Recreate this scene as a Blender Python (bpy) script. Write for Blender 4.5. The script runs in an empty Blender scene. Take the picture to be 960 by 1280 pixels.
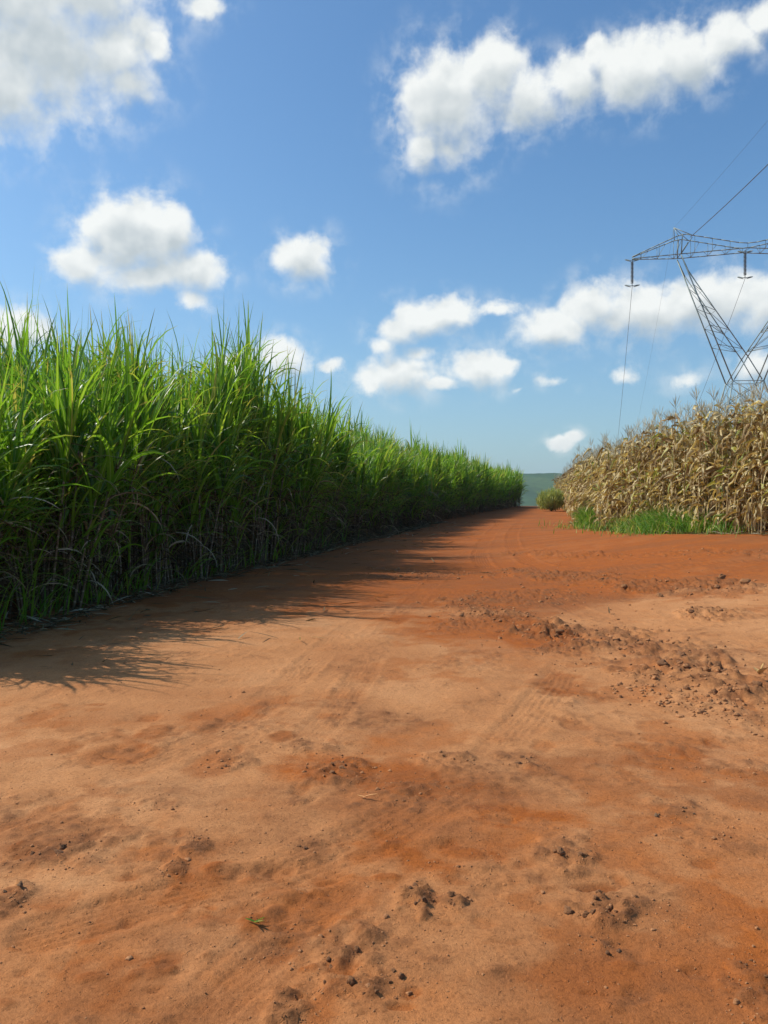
import bpy, math, random
import numpy as np
from mathutils import Vector, Matrix, Euler

R = math.radians
F = 1108.0            # focal length in pixels of a 960x1280 picture
HZ = 628.0            # picture row of the eye level
CAM_Z = 1.5
rng = np.random.default_rng(11)
random.seed(5)
scene = bpy.context.scene
col = scene.collection

# ------------------------------------------------------------------ helpers
def tag(o, label=None, cat=None, group=None, kind=None):
    if label: o['label'] = label
    if cat: o['category'] = cat
    if group: o['group'] = group
    if kind: o['kind'] = kind
    return o

def empty(name, loc=(0, 0, 0), rz=0.0):
    o = bpy.data.objects.new(name, None)
    o.empty_display_size = 0.2
    col.objects.link(o); o.location = loc; o.rotation_euler = (0, 0, rz)
    return o

def link_mesh(name, me, parent=None):
    o = bpy.data.objects.new(name, me); col.objects.link(o); o.parent = parent
    return o

def mesh_np(name, V, Q, mats, uv=None, rnd=None, mi=None, smooth=True):
    """quads only; uv per vertex, rnd per vertex, mi per face"""
    V = np.asarray(V, np.float32); Q = np.asarray(Q, np.int32)
    me = bpy.data.meshes.new(name)
    nf = len(Q)
    me.vertices.add(len(V)); me.vertices.foreach_set('co', V.ravel())
    me.loops.add(nf * 4); me.loops.foreach_set('vertex_index', Q.ravel())
    me.polygons.add(nf)
    me.polygons.foreach_set('loop_start', np.arange(0, nf * 4, 4, dtype=np.int32))
    me.polygons.foreach_set('loop_total', np.full(nf, 4, np.int32))
    if mi is not None: me.polygons.foreach_set('material_index', np.asarray(mi, np.int32))
    if smooth: me.polygons.foreach_set('use_smooth', np.ones(nf, bool))
    if uv is not None:
        l = me.uv_layers.new(name='UVMap')
        l.data.foreach_set('uv', np.asarray(uv, np.float32)[Q.ravel()].ravel())
    if rnd is not None:
        a = me.attributes.new('rnd', 'FLOAT', 'POINT'); a.data.foreach_set('value', np.asarray(rnd, np.float32))
    for m in (mats if isinstance(mats, (list, tuple)) else [mats]): me.materials.append(m)
    me.update(calc_edges=True); me.validate()
    return me

class Geo:
    """collects quads with uv / rnd / material slot"""
    def __init__(s): s.V = []; s.Q = []; s.U = []; s.N = []; s.M = []; s.n = 0
    def add(s, V, Q, U=None, N=None, m=0):
        V = np.asarray(V, np.float32); Q = np.asarray(Q, np.int32)
        s.V.append(V); s.Q.append(Q + s.n)
        s.U.append(np.zeros((len(V), 2), np.float32) if U is None else np.asarray(U, np.float32))
        s.N.append(np.zeros(len(V), np.float32) if N is None else np.asarray(N, np.float32))
        s.M.append(np.full(len(Q), m, np.int32)); s.n += len(V)
    def cat(s):
        return (np.concatenate(s.V), np.concatenate(s.Q), np.concatenate(s.U), np.concatenate(s.N), np.concatenate(s.M))
    def mesh(s, name, mats, smooth=True):
        V, Q, U, N, M = s.cat()
        return mesh_np(name, V, Q, mats, U, N, M, smooth)

def tube(path, rad, k=6, close=False):
    """swept tube round a polyline, quads, ends closed by collapsed rings"""
    P = np.asarray(path, float); n = len(P)
    r = np.full(n, rad, float) if np.isscalar(rad) else np.asarray(rad, float)
    if close:
        P = np.vstack([P[:1], P, P[-1:]]); r = np.concatenate([[r[0] * .02], r, [r[-1] * .02]]); n += 2
    T = np.gradient(P, axis=0)
    if close: T[0] = T[1]; T[-1] = T[-2]
    T /= np.linalg.norm(T, axis=1)[:, None] + 1e-9
    up = np.array([0, 0, 1.0]) if abs(T[n // 2][2]) < .9 else np.array([1.0, 0, 0])
    A = np.cross(T, up); A /= np.linalg.norm(A, axis=1)[:, None] + 1e-9
    B = np.cross(T, A)
    a = np.arange(k) * 2 * np.pi / k
    V = P[:, None] + r[:, None, None] * (np.cos(a)[None, :, None] * A[:, None] + np.sin(a)[None, :, None] * B[:, None])
    i = np.arange(n - 1)[:, None]; j = np.arange(k)[None]
    Q = np.stack([i * k + j, i * k + (j + 1) % k, (i + 1) * k + (j + 1) % k, (i + 1) * k + j], -1).reshape(-1, 4)
    return V.reshape(-1, 3), Q

def bar(a, b, w):
    return tube([a, b], w * .7, 4, close=True)

def hash2(ix, iy, seed):
    h = (ix.astype(np.int64) * 374761393 + iy.astype(np.int64) * 668265263 + seed * 1442695041) & 0xFFFFFFFF
    h = ((h ^ (h >> 13)) * 1274126177) & 0xFFFFFFFF
    return ((h ^ (h >> 16)) & 0xFFFFFF) / float(0xFFFFFF)

def vnoise(x, y, seed=0):
    ix = np.floor(x); iy = np.floor(y); fx = x - ix; fy = y - iy
    ux = fx * fx * fx * (fx * (fx * 6 - 15) + 10); uy = fy * fy * fy * (fy * (fy * 6 - 15) + 10)
    a = hash2(ix, iy, seed); b = hash2(ix + 1, iy, seed); c = hash2(ix, iy + 1, seed); d = hash2(ix + 1, iy + 1, seed)
    return (a + (b - a) * ux) * (1 - uy) + (c + (d - c) * ux) * uy - .5

def fbm(x, y, f, octv=4, seed=0, gain=.5):
    s = 0; a = 1.0
    for o in range(octv):
        c, q = math.cos(o * 1.3 + .4), math.sin(o * 1.3 + .4)
        s = s + a * vnoise((x * c - y * q) * f + 13.7 * o, (x * q + y * c) * f - 7.1 * o, seed + o); f *= 2.03; a *= gain
    return s

def lumps(x, y, f, seed=0):
    """rounded crumbs of uneven size, 0..1"""
    x = x * f; y = y * f; ix = np.floor(x); iy = np.floor(y); best = np.zeros(x.shape)
    for di in (-1, 0, 1):
        for dj in (-1, 0, 1):
            cx_ = ix + di; cy_ = iy + dj
            r_ = .25 + .55 * hash2(cx_, cy_, seed + 7) ** 1.5; q = hash2(cx_, cy_, seed + 3)
            d2 = ((x - cx_ - hash2(cx_, cy_, seed)) ** 2 + (y - cy_ - hash2(cx_, cy_, seed + 1)) ** 2) / r_ ** 2
            best = np.maximum(best, np.where(q > .3, r_ * np.sqrt(np.clip(1 - d2, 0, 1)) / .8, 0))
    return best

def sstep(a, b, x):
    t = np.clip((x - a) / (b - a), 0, 1); return t * t * (3 - 2 * t)

# ------------------------------------------------------------------ the lie of the land
BUMP_Y = [0, 12, 18, 20.5, 25.6, 30, 39, 46]
BUMP_Z = [.15, .45, .57, .47, .28, .19, .07, 0]
CANE_Y = [5, 9.3, 13.4, 17.8, 29.4, 43, 52.6, 63, 73.5, 80]
CANE_X = [-4.6, -4.1, -3.5, -2.5, -.15, 3.0, 5.5, 8.0, 10.9, 13.2]
CORN_Y = [8, 14, 18.3, 22, 27, 31, 39, 55, 79, 90]
CORN_X = [10.4, 8.8, 7.8, 7.1, 6.95, 7.15, 8.4, 11.4, 15.4, 17.5]
def cane_edge(y): return np.interp(y, CANE_Y, CANE_X)
def corn_edge(y): return np.interp(y, CORN_Y, CORN_X)

def tz(x, y):
    """large shape of the ground"""
    x = np.asarray(x, float); y = np.asarray(y, float)
    base = .015 * np.clip(y, -60, 78)
    t = np.clip(y - 78, 0, None)
    base = base - np.where(t < 60, t * t * .0006, 60 * 60 * .0006 + (np.clip(t, 60, 560) - 60) * .05)
    b = np.interp(y, BUMP_Y, BUMP_Z) * sstep(1.5, 7.5, x)
    e = corn_edge(np.clip(y, 8, 90))
    slope = .08 * np.clip(x - e, 0, 14) * sstep(6, 16, y) * (1 - sstep(70, 110, y))
    return base + b + slope

def gp(px, v):
    """ground point seen at a picture position (iterates on the terrain)"""
    y = 1662.0 / max(v - 611.4, 1)
    for _ in range(30):
        x = (px - 480) / F * y
        z = float(tz(x, y)); y2 = (CAM_Z - z) * F / (v - HZ)
        y = .5 * y + .5 * min(max(y2, 1), 200)
    return (px - 480) / F * y, y

# ------------------------------------------------------------------ materials
def newmat(name):
    m = bpy.data.materials.new(name); m.use_nodes = True
    nt = m.node_tree; nt.nodes.clear()
    return m, nt
def N(nt, t, **kw):
    n = nt.nodes.new(t)
    for k, v in kw.items(): setattr(n, k, v)
    return n
def ramp(nt, stops, interp='LINEAR'):
    n = nt.nodes.new('ShaderNodeValToRGB'); cr = n.color_ramp; cr.interpolation = interp
    while len(cr.elements) < len(stops): cr.elements.new(.5)
    for e, (p, c) in zip(cr.elements, stops):
        e.position = p; e.color = (*c, 1) if len(c) == 3 else c
    return n
def math_n(nt, op, a, b=None, c=None, clamp=False):
    n = nt.nodes.new('ShaderNodeMath'); n.operation = op; n.use_clamp = clamp
    for i, q in enumerate((a, b, c)):
        if q is None: continue
        if isinstance(q, (int, float)): n.inputs[i].default_value = q
        else: nt.links.new(q, n.inputs[i])
    return n.outputs[0]
def mixc(nt, fac, a, b, mode='MIX'):
    n = nt.nodes.new('ShaderNodeMix'); n.data_type = 'RGBA'; n.blend_type = mode
    for i, q in ((0, fac), (6, a), (7, b)):
        if isinstance(q, (int, float)): n.inputs[i].default_value = q
        elif isinstance(q, (tuple, list)): n.inputs[i].default_value = (*q, 1)
        else: nt.links.new(q, n.inputs[i])
    return n.outputs[2]

def leaf_mat(name, stops, trans=.45, gloss=.25, rough=.45, tgain=1.6, spot=None, rib=(.5, .6, .3), ribw=.05, tipdry=0.0):
    m, nt = newmat(name); L = nt.links
    at = N(nt, 'ShaderNodeAttribute', attribute_name='rnd')
    oi = N(nt, 'ShaderNodeObjectInfo')
    r = math_n(nt, 'FRACT', math_n(nt, 'ADD', at.outputs['Fac'], math_n(nt, 'MULTIPLY', oi.outputs['Random'], .37)))
    cr = ramp(nt, stops); L.new(r, cr.inputs[0])
    tc = N(nt, 'ShaderNodeTexCoord'); sep = N(nt, 'ShaderNodeSeparateXYZ'); L.new(tc.outputs['UV'], sep.inputs[0])
    c = cr.outputs[0]
    nz = N(nt, 'ShaderNodeTexNoise'); nz.inputs['Scale'].default_value = 5.0; nz.inputs['Detail'].default_value = 4
    L.new(tc.outputs['Object'], nz.inputs['Vector'])
    if spot:
        f = math_n(nt, 'MULTIPLY', math_n(nt, 'SUBTRACT', nz.outputs['Fac'], .52, clamp=True), 6, clamp=True)
        c = mixc(nt, f, c, spot)
    if tipdry:
        f = math_n(nt, 'MULTIPLY', math_n(nt, 'SUBTRACT', math_n(nt, 'ADD', sep.outputs[1], math_n(nt, 'MULTIPLY', r, .25)), 1.0, clamp=True), tipdry, clamp=True)
        c = mixc(nt, f, c, (.30, .22, .08))
    d = math_n(nt, 'ABSOLUTE', math_n(nt, 'SUBTRACT', sep.outputs[0], .5))
    rb = math_n(nt, 'MULTIPLY', math_n(nt, 'LESS_THAN', d, ribw), .6)
    c = mixc(nt, rb, c, rib)
    # fine veins along the blade
    vn = N(nt, 'ShaderNodeTexNoise'); vn.inputs['Scale'].default_value = 1.0; vn.inputs['Detail'].default_value = 2
    mp = N(nt, 'ShaderNodeMapping'); mp.inputs['Scale'].default_value = (14, 1.2, 1); L.new(tc.outputs['UV'], mp.inputs[0]); L.new(mp.outputs[0], vn.inputs['Vector'])
    c = mixc(nt, 1.0, c, mixc(nt, vn.outputs['Fac'], (.62, .62, .62), (1.3, 1.3, 1.3)), 'MULTIPLY')
    bs = N(nt, 'ShaderNodeBsdfPrincipled'); bs.inputs['Roughness'].default_value = rough
    bs.inputs['Specular IOR Level'].default_value = gloss
    L.new(c, bs.inputs['Base Color'])
    tr = N(nt, 'ShaderNodeBsdfTranslucent')
    c2 = mixc(nt, 1.0, c, (tgain * 1.25, tgain * 1.1, tgain * .55), 'MULTIPLY'); L.new(c2, tr.inputs[0])
    mx = N(nt, 'ShaderNodeMixShader'); mx.inputs[0].default_value = trans
    L.new(bs.outputs[0], mx.inputs[1]); L.new(tr.outputs[0], mx.inputs[2])
    o = N(nt, 'ShaderNodeOutputMaterial'); L.new(mx.outputs[0], o.inputs[0])
    return m

M_cane = leaf_mat('cane_leaf', [(0, (.045, .125, .010)), (.35, (.08, .21, .012)), (.7, (.14, .295, .018)), (.93, (.23, .36, .035)), (1, (.33, .30, .10))], trans=.48, gloss=.5, rough=.34, tgain=1.7, rib=(.35, .45, .22), tipdry=5)
M_canedry = leaf_mat('cane_dry_leaf', [(0, (.035, .027, .012)), (.55, (.10, .072, .03)), (.82, (.26, .20, .10)), (1, (.62, .56, .40))], trans=.2, gloss=.2, rough=.6, tgain=1.1, rib=(.3, .25, .14))
M_corn = leaf_mat('dry_corn_leaf', [(0, (.17, .10, .035)), (.2, (.38, .27, .12)), (.48, (.58, .455, .215)), (.84, (.77, .67, .40)), (.93, (.42, .42, .11)), (1, (.20, .30, .05))], trans=.3, gloss=.25, rough=.6, tgain=1.1, spot=(.30, .18, .07), rib=(.6, .5, .28))
M_grass = leaf_mat('grass_blade', [(0, (.06, .18, .02)), (.5, (.11, .26, .035)), (.75, (.22, .34, .07)), (1, (.46, .42, .20))], trans=.4, gloss=.2, rough=.5, tgain=1.5, rib=(.2, .35, .08))
M_shrub = leaf_mat('shrub_leaf', [(0, (.20, .27, .07)), (.6, (.36, .42, .13)), (1, (.55, .53, .24))], trans=.35, gloss=.2, rough=.5, tgain=1.3, rib=(.2, .3, .1))

def stem_mat(name, a, b, bands):
    m, nt = newmat(name); L = nt.links
    tc = N(nt, 'ShaderNodeTexCoord'); sep = N(nt, 'ShaderNodeSeparateXYZ'); L.new(tc.outputs['Object'], sep.inputs[0])
    nz = N(nt, 'ShaderNodeTexNoise'); nz.inputs['Scale'].default_value = 9; L.new(tc.outputs['Object'], nz.inputs['Vector'])
    c = mixc(nt, nz.outputs['Fac'], a, b)
    fr = math_n(nt, 'FRACT', math_n(nt, 'MULTIPLY', sep.outputs[2], bands))
    c = mixc(nt, math_n(nt, 'MULTIPLY', math_n(nt, 'LESS_THAN', fr, .12), .7), c, (.35, .30, .2))
    bs = N(nt, 'ShaderNodeBsdfPrincipled'); bs.inputs['Roughness'].default_value = .55; L.new(c, bs.inputs['Base Color'])
    o = N(nt, 'ShaderNodeOutputMaterial'); L.new(bs.outputs[0], o.inputs[0]); return m
M_stalk = stem_mat('cane_stalk', (.09, .10, .035), (.16, .08, .05), 8)
M_cstalk = stem_mat('corn_stalk', (.33, .22, .09), (.46, .35, .16), 6)

def plain_mat(name, a, b, scale=8, rough=.8, metal=0, bump=0):
    m, nt = newmat(name); L = nt.links
    tc = N(nt, 'ShaderNodeTexCoord')
    nz = N(nt, 'ShaderNodeTexNoise'); nz.inputs['Scale'].default_value = scale; nz.inputs['Detail'].default_value = 6; L.new(tc.outputs['Object'], nz.inputs['Vector'])
    cr = ramp(nt, [(.35, a), (.65, b)]); L.new(nz.outputs['Fac'], cr.inputs[0])
    bs = N(nt, 'ShaderNodeBsdfPrincipled'); bs.inputs['Roughness'].default_value = rough; bs.inputs['Metallic'].default_value = metal
    L.new(cr.outputs[0], bs.inputs['Base Color'])
    if bump:
        bp = N(nt, 'ShaderNodeBump'); bp.inputs['Strength'].default_value = .8; bp.inputs['Distance'].default_value = bump
        L.new(nz.outputs['Fac'], bp.inputs['Height']); L.new(bp.outputs[0], bs.inputs['Normal'])
    o = N(nt, 'ShaderNodeOutputMaterial'); L.new(bs.outputs[0], o.inputs[0]); return m
M_tassel = plain_mat('dry_tassel', (.40, .34, .21), (.56, .50, .34), 6, .8)
M_steel = plain_mat('weathered_galvanised_steel', (.22, .27, .245), (.34, .39, .36), 1.5, .65, .1)
M_glass = plain_mat('insulator_glass', (.07, .09, .085), (.13, .15, .14), 3, .25)
M_wire = plain_mat('conductor_wire', (.06, .07, .08), (.10, .11, .12), 3, .6, .1)
M_clod = plain_mat('soil_clod', (.28, .115, .040), (.43, .19, .072), 28, .95, bump=.01)
M_darkclod = plain_mat('dark_soil_clod', (.19, .08, .032), (.35, .155, .06), 28, .95, bump=.01)
M_greyclod = plain_mat('grey_soil_clod', (.22, .12, .055), (.36, .20, .10), 28, .95, bump=.01)
M_bark = plain_mat('shrub_stem', (.08, .06, .035), (.14, .10, .06), 14, .9)
M_cob = plain_mat('husk_scrap', (.50, .30, .10), (.66, .45, .2), 30, .7)
M_scrap = plain_mat('orange_leaf_scrap', (.48, .20, .06), (.60, .30, .1), 30, .7)

def ground_mat():
    m, nt = newmat('red_soil'); L = nt.links
    tc = N(nt, 'ShaderNodeTexCoord')
    am = N(nt, 'ShaderNodeAttribute', attribute_name='soil')      # R red loose soil, G dark damp soil plus a painted shadow band, B rough
    sp = N(nt, 'ShaderNodeSeparateColor'); L.new(am.outputs['Color'], sp.inputs[0])
    def noise(s, det=6, rough=.55, dist=0):
        n = N(nt, 'ShaderNodeTexNoise'); n.inputs['Scale'].default_value = s; n.inputs['Detail'].default_value = det
        n.inputs['Roughness'].default_value = rough; n.inputs['Distortion'].default_value = dist
        L.new(tc.outputs['Object'], n.inputs['Vector']); return n.outputs['Fac']
    n1 = noise(.7, 8, .6, .4); n2 = noise(6, 8, .65); n3 = noise(60, 5, .7); n4 = noise(260, 2, .7)
    pale = ramp(nt, [(.3, (.375, .152, .055)), (.5, (.455, .200, .076)), (.72, (.52, .255, .110))]); L.new(n1, pale.inputs[0])
    red = ramp(nt, [(.3, (.26, .066, .012)), (.7, (.39, .112, .020))]); L.new(n2, red.inputs[0])
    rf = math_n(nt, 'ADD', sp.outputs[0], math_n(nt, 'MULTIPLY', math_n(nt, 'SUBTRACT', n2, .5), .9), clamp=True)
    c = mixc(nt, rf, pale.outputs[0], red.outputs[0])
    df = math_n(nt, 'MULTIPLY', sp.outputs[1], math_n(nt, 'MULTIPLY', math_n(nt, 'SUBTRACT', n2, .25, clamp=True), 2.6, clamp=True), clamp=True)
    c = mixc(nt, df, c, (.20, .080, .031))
    g = ramp(nt, [(.28, (.60, .56, .52)), (.46, (1, 1, 1)), (.75, (1.18, 1.17, 1.15))]); L.new(n3, g.inputs[0])
    c = mixc(nt, 1, c, g.outputs[0], 'MULTIPLY')
    g2 = ramp(nt, [(.25, (.68, .65, .62)), (.47, (1, 1, 1)), (.72, (1.14, 1.13, 1.12))]); L.new(n4, g2.inputs[0])
    c = mixc(nt, 1, c, g2.outputs[0], 'MULTIPLY')
    bs = N(nt, 'ShaderNodeBsdfPrincipled'); bs.inputs['Roughness'].default_value = .95; bs.inputs['Specular IOR Level'].default_value = .15
    L.new(c, bs.inputs['Base Color'])
    spk = math_n(nt, 'MULTIPLY', math_n(nt, 'SUBTRACT', noise(34, 3, .5), .64, clamp=True), 14, clamp=True)
    h = math_n(nt, 'ADD', math_n(nt, 'MULTIPLY', n3, .6), math_n(nt, 'MULTIPLY', n4, .22))
    h = math_n(nt, 'ADD', h, math_n(nt, 'MULTIPLY', spk, .35))
    h = math_n(nt, 'ADD', h, math_n(nt, 'MULTIPLY', math_n(nt, 'MULTIPLY', n2, sp.outputs[2]), 1.2))
    bp = N(nt, 'ShaderNodeBump'); bp.inputs['Strength'].default_value = .7; bp.inputs['Distance'].default_value = .016
    L.new(h, bp.inputs['Height']); L.new(bp.outputs[0], bs.inputs['Normal'])
    o = N(nt, 'ShaderNodeOutputMaterial'); L.new(bs.outputs[0], o.inputs[0]); return m
M_ground = ground_mat()

# ------------------------------------------------------------------ ground sheet
def geom(a, b, r):   # geometric steps from a to b
    n = max(2, int(math.log(b / a) / math.log(r))); return a * (b / a) ** (np.arange(n) / n)
xs = np.concatenate([-np.flip(geom(6.5, 3500, 1.12)), np.arange(-6.0, 7.0, .0145), [7.05, 7.3], 7.6 + geom(.3, 3500, 1.13)])
ys = np.concatenate([-np.flip(geom(1.5, 300, 1.35)), [-.5, .4, 1.2], geom(1.9, 34, 1.0043), geom(34, 90, 1.012), geom(90, 3600, 1.06), [3700]])
GX, GY = np.meshgrid(xs, ys)
Zl = tz(GX, GY)
near = (1 - sstep(40, 70, GY)) * (1 - sstep(9, 14, np.abs(GX)))
wx = fbm(GX, GY, .9, 3, 77) * .5; wy = fbm(GX, GY, .9, 3, 91) * .5
H = .035 * fbm(GX, GY, .35, 4, 1) + .012 * fbm(GX + wx, GY + wy, 2.2, 5, 9) + .0035 * fbm(GX, GY, 17, 3, 21)
red = sstep(7.5, 14, GY + 3 * fbm(GX, GY, .25, 3, 31)) * .85 + .30 * sstep(.02, .25, fbm(GX * .6, GY, .55, 4, 41))
red += .45 * sstep(.02, .35, fbm(GX, GY, 2.1, 5, 47, .6)) + .22 * sstep(6.5, 2.2, GY) * (GX > -1)
dark = .45 * sstep(.08, .42, fbm(GX * .7, GY * 1.2, 1.1, 6, 51, .62)) + .25 * sstep(.15, .4, fbm(GX, GY, 5, 4, 57, .6)) ; rough = np.zeros_like(H)
dark += .55 * sstep(.04, .34, fbm(GX * .3, GY, 1.3, 5, 53, .6)) * sstep(9, 16, GY)
# pale worn band across the right-hand side
def blob(px, v, rx, ry, warp=.35):
    x, y = gp(px, v); mx = rx * y / F; my = ry * y * y / 1662
    i0, i1 = np.searchsorted(xs, [x - 1.9 * mx, x + 1.9 * mx]); j0, j1 = np.searchsorted(ys, [y - 1.9 * my, y + 1.9 * my])
    sl = (slice(j0, j1), slice(i0, i1)); gx = GX[sl]; gy = GY[sl]
    dx = (gx - x) / mx; dy = (gy - y) / my
    d = np.sqrt(dx * dx + dy * dy) + warp * 2 * fbm(gx / mx * .5 + px, gy / my * .5, 1.2, 4, int(px))
    return sl, 1 - sstep(.55, 1.15, d)
for p in ((800, 770, 150, 26), (880, 790, 120, 22), (600, 880, 120, 30), (250, 830, 230, 50), (380, 790, 140, 24)):
    sl, b = blob(*p); red[sl] -= .85 * b; dark[sl] -= .3 * b
for p in ((640, 725, 190, 26), (620, 800, 90, 30), (800, 700, 220, 14), (690, 800, 60, 14), (560, 1010, 130, 60), (430, 965, 70, 26), (270, 955, 35, 20), (150, 945, 45, 16)):
    sl, b = blob(*p); red[sl] += .55 * b
ROUGH = [  # px, v, rx, ry, height, dark
    (211, 913, 24, 9, -.016, .6), (150, 945, 30, 13, -.014, .5), (275, 958, 26, 15, .012, .45), (110, 958, 30, 12, -.01, .35),
    (370, 932, 45, 9, .014, .45), (430, 962, 55, 20, .02, .5), (70, 1080, 60, 22, .016, .5), (15, 1128, 22, 18, .022, .9),
    (370, 1006, 24, 9, -.012, .6), (388, 1060, 45, 11, .012, .45), (246, 1061, 16, 9, .015, .6), (212, 1094, 16, 8, .015, .7),
    (520, 1130, 24, 22, .028, .8), (562, 1128, 20, 10, .018, .6), (445, 1225, 75, 45, .024, .5), (375, 1262, 30, 22, .02, .6),
    (770, 1145, 75, 34, .028, .6), (765, 1185, 55, 24, -.012, .45), (715, 1070, 34, 18, .018, .5), (875, 1213, 14, 9, -.014, .5),
    (945, 1235, 45, 45, .02, .5), (640, 1027, 38, 10, -.016, .6), (850, 1012, 34, 14, .012, .5), (655, 952, 24, 10, .018, .6),
    (900, 960, 60, 14, .01, .35), (870, 1050, 60, 20, .01, .35), (600, 775, 70, 14, .02, .45), (690, 812, 30, 8, .02, .6),
    (880, 768, 36, 7, .035, .8), (640, 748, 90, 9, .02, .5), (530, 722, 80, 8, .015, .5), (560, 950, 40, 12, .015, .35),
    (500, 990, 40, 14, .012, .35), (330, 1180, 60, 20, .006, .2), (600, 1090, 60, 16, .008, .3), (200, 1010, 40, 10, .008, .3)]
hf = fbm(GX, GY, 17, 4, 61, .62); hf2 = fbm(GX, GY, 42, 2, 67)
for px, v, rx, ry, hh, dk in ROUGH:
    sl, b = blob(px, v, rx, ry, .7); h1 = hf[sl]; h2 = hf2[sl]
    if hh > 0:
        wx_ = GX[sl] + .012 * fbm(GX[sl], GY[sl], 22, 3, 5); wy_ = GY[sl] + .012 * fbm(GX[sl], GY[sl], 22, 3, 6)
        H[sl] += b * (hh * .25 + .8 * hh * h1 + .75 * hh * lumps(wx_, wy_, 15, 2) + .5 * hh * lumps(wx_, wy_, 34, 3) + .3 * hh * lumps(wx_, wy_, 62, 4))
        dark[sl] += b * .35 * lumps(wx_, wy_, 15, 2)
    else: H[sl] += b * (hh + .012 * h1)
    dark[sl] += b * dk * (.8 + 1.8 * h1); rough[sl] += b * .8
def dist_poly(pts, m=1.2):
    A = np.array(pts); i0, i1 = np.searchsorted(xs, [A[:, 0].min() - m, A[:, 0].max() + m]); j0, j1 = np.searchsorted(ys, [A[:, 1].min() - m, A[:, 1].max() + m])
    sl = (slice(j0, j1), slice(i0, i1)); gx = GX[sl]; gy = GY[sl]
    best = np.full(gx.shape, 1e9); al = np.zeros(gx.shape); off = np.zeros(gx.shape); s0 = 0
    for (x0, y0), (x1, y1) in zip(pts[:-1], pts[1:]):
        ex, ey = x1 - x0, y1 - y0; L2 = ex * ex + ey * ey; Ls = math.sqrt(L2)
        t = np.clip(((gx - x0) * ex + (gy - y0) * ey) / L2, 0, 1)
        dx = gx - x0 - t * ex; dy = gy - y0 - t * ey; d = np.hypot(dx, dy)
        m = d < best; best[m] = d[m]; al[m] = (s0 + t * Ls)[m]; off[m] = ((dx * ey - dy * ex) / Ls)[m]; s0 += Ls
    return sl, gx, gy, best, al, off
def smooth_pts(pix, n=6):
    P = [np.array(gp(*p)) for p in pix]; P = [2 * P[0] - P[1]] + P + [2 * P[-1] - P[-2]]; out = []
    for i in range(1, len(P) - 2):
        for k in range(n):
            t = k / n; a, b, c, d = P[i - 1:i + 3]
            out.append(tuple(.5 * ((2 * b) + (c - a) * t + (2 * a - 5 * b + 4 * c - d) * t * t + (3 * b - a - 3 * c + d) * t ** 3)))
    out.append(tuple(P[-2])); return out
# sparse crumbly crust all over the near track
nm = (GY > 1.5) & (GY < 16) & (np.abs(GX) < 8); gx, gy = GX[nm], GY[nm]
wx_ = gx + .010 * fbm(gx, gy, 25, 2, 15); wy_ = gy + .010 * fbm(gx, gy, 25, 2, 16)
mk = sstep(.02, .26, fbm(gx, gy, 1.7, 4, 97, .62)); lp = lumps(wx_, wy_, 21, 11); lp2 = lumps(wx_, wy_, 48, 12)
H[nm] += mk * (.0075 * lp + .004 * lp2) + .0022 * lp2 * (1 - mk) * (lp2 > .55)
dark[nm] += mk * (.55 * lp + .28 * lp2); rough[nm] += .5 * mk
# windrows of loose clods
WINDROW = [([(700, 790), (745, 797), (800, 812), (850, 832), (905, 852), (975, 872)], .5, .042, 1.4),
           ([(570, 752), (610, 765), (650, 782), (700, 800)], .34, .03, .8),
           ([(700, 722), (760, 727), (830, 738), (900, 732), (990, 736)], .6, .045, 1.2),
           ([(480, 712), (560, 718), (640, 714), (670, 718)], .34, .03, 1.5),  # dark litter line, its colour deepened to paint on the cane's shadow band
           ([(800, 850), (870, 880), (960, 905)], .2, .02, .4),
           ([(640, 690), (760, 694), (880, 690), (980, 694)], .4, .03, .4)]
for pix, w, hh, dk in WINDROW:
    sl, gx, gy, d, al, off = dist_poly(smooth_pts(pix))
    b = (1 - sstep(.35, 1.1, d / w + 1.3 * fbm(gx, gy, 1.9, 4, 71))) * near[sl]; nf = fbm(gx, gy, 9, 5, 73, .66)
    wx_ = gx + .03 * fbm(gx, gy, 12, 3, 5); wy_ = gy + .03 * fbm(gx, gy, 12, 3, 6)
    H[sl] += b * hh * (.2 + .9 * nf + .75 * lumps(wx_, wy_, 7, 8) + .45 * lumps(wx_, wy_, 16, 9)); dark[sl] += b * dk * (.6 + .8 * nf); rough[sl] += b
# tyre tracks
TRACK = [([(735, 790), (700, 850), (655, 905), (590, 975), (500, 1035), (380, 1090)], .25, .017),
         ([(640, 1060), (520, 1075), (400, 1095), (250, 1120), (60, 1170)], .2, .019),
         ([(470, 765), (420, 800), (330, 880), (230, 935), (60, 1005), (-60, 1060)], .21, .012),
         ([(600, 680), (560, 712), (500, 770), (440, 860), (380, 930)], .2, .010),
         ([(350, 1200), (280, 1265), (230, 1300)], .17, .012),
         ([(420, 1120), (330, 1190), (240, 1275), (200, 1300)], .17, .012),
         ([(980, 700), (860, 706), (740, 712), (660, 700), (640, 670), (655, 648)], .28, .022),
         ([(980, 752), (860, 748), (740, 745), (640, 728), (600, 690), (625, 655)], .28, .022),
         ([(960, 930), (820, 915), (690, 935), (600, 975)], .2, .009),
         ([(980, 820), (840, 790), (740, 770), (680, 745)], .25, .012)]
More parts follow.
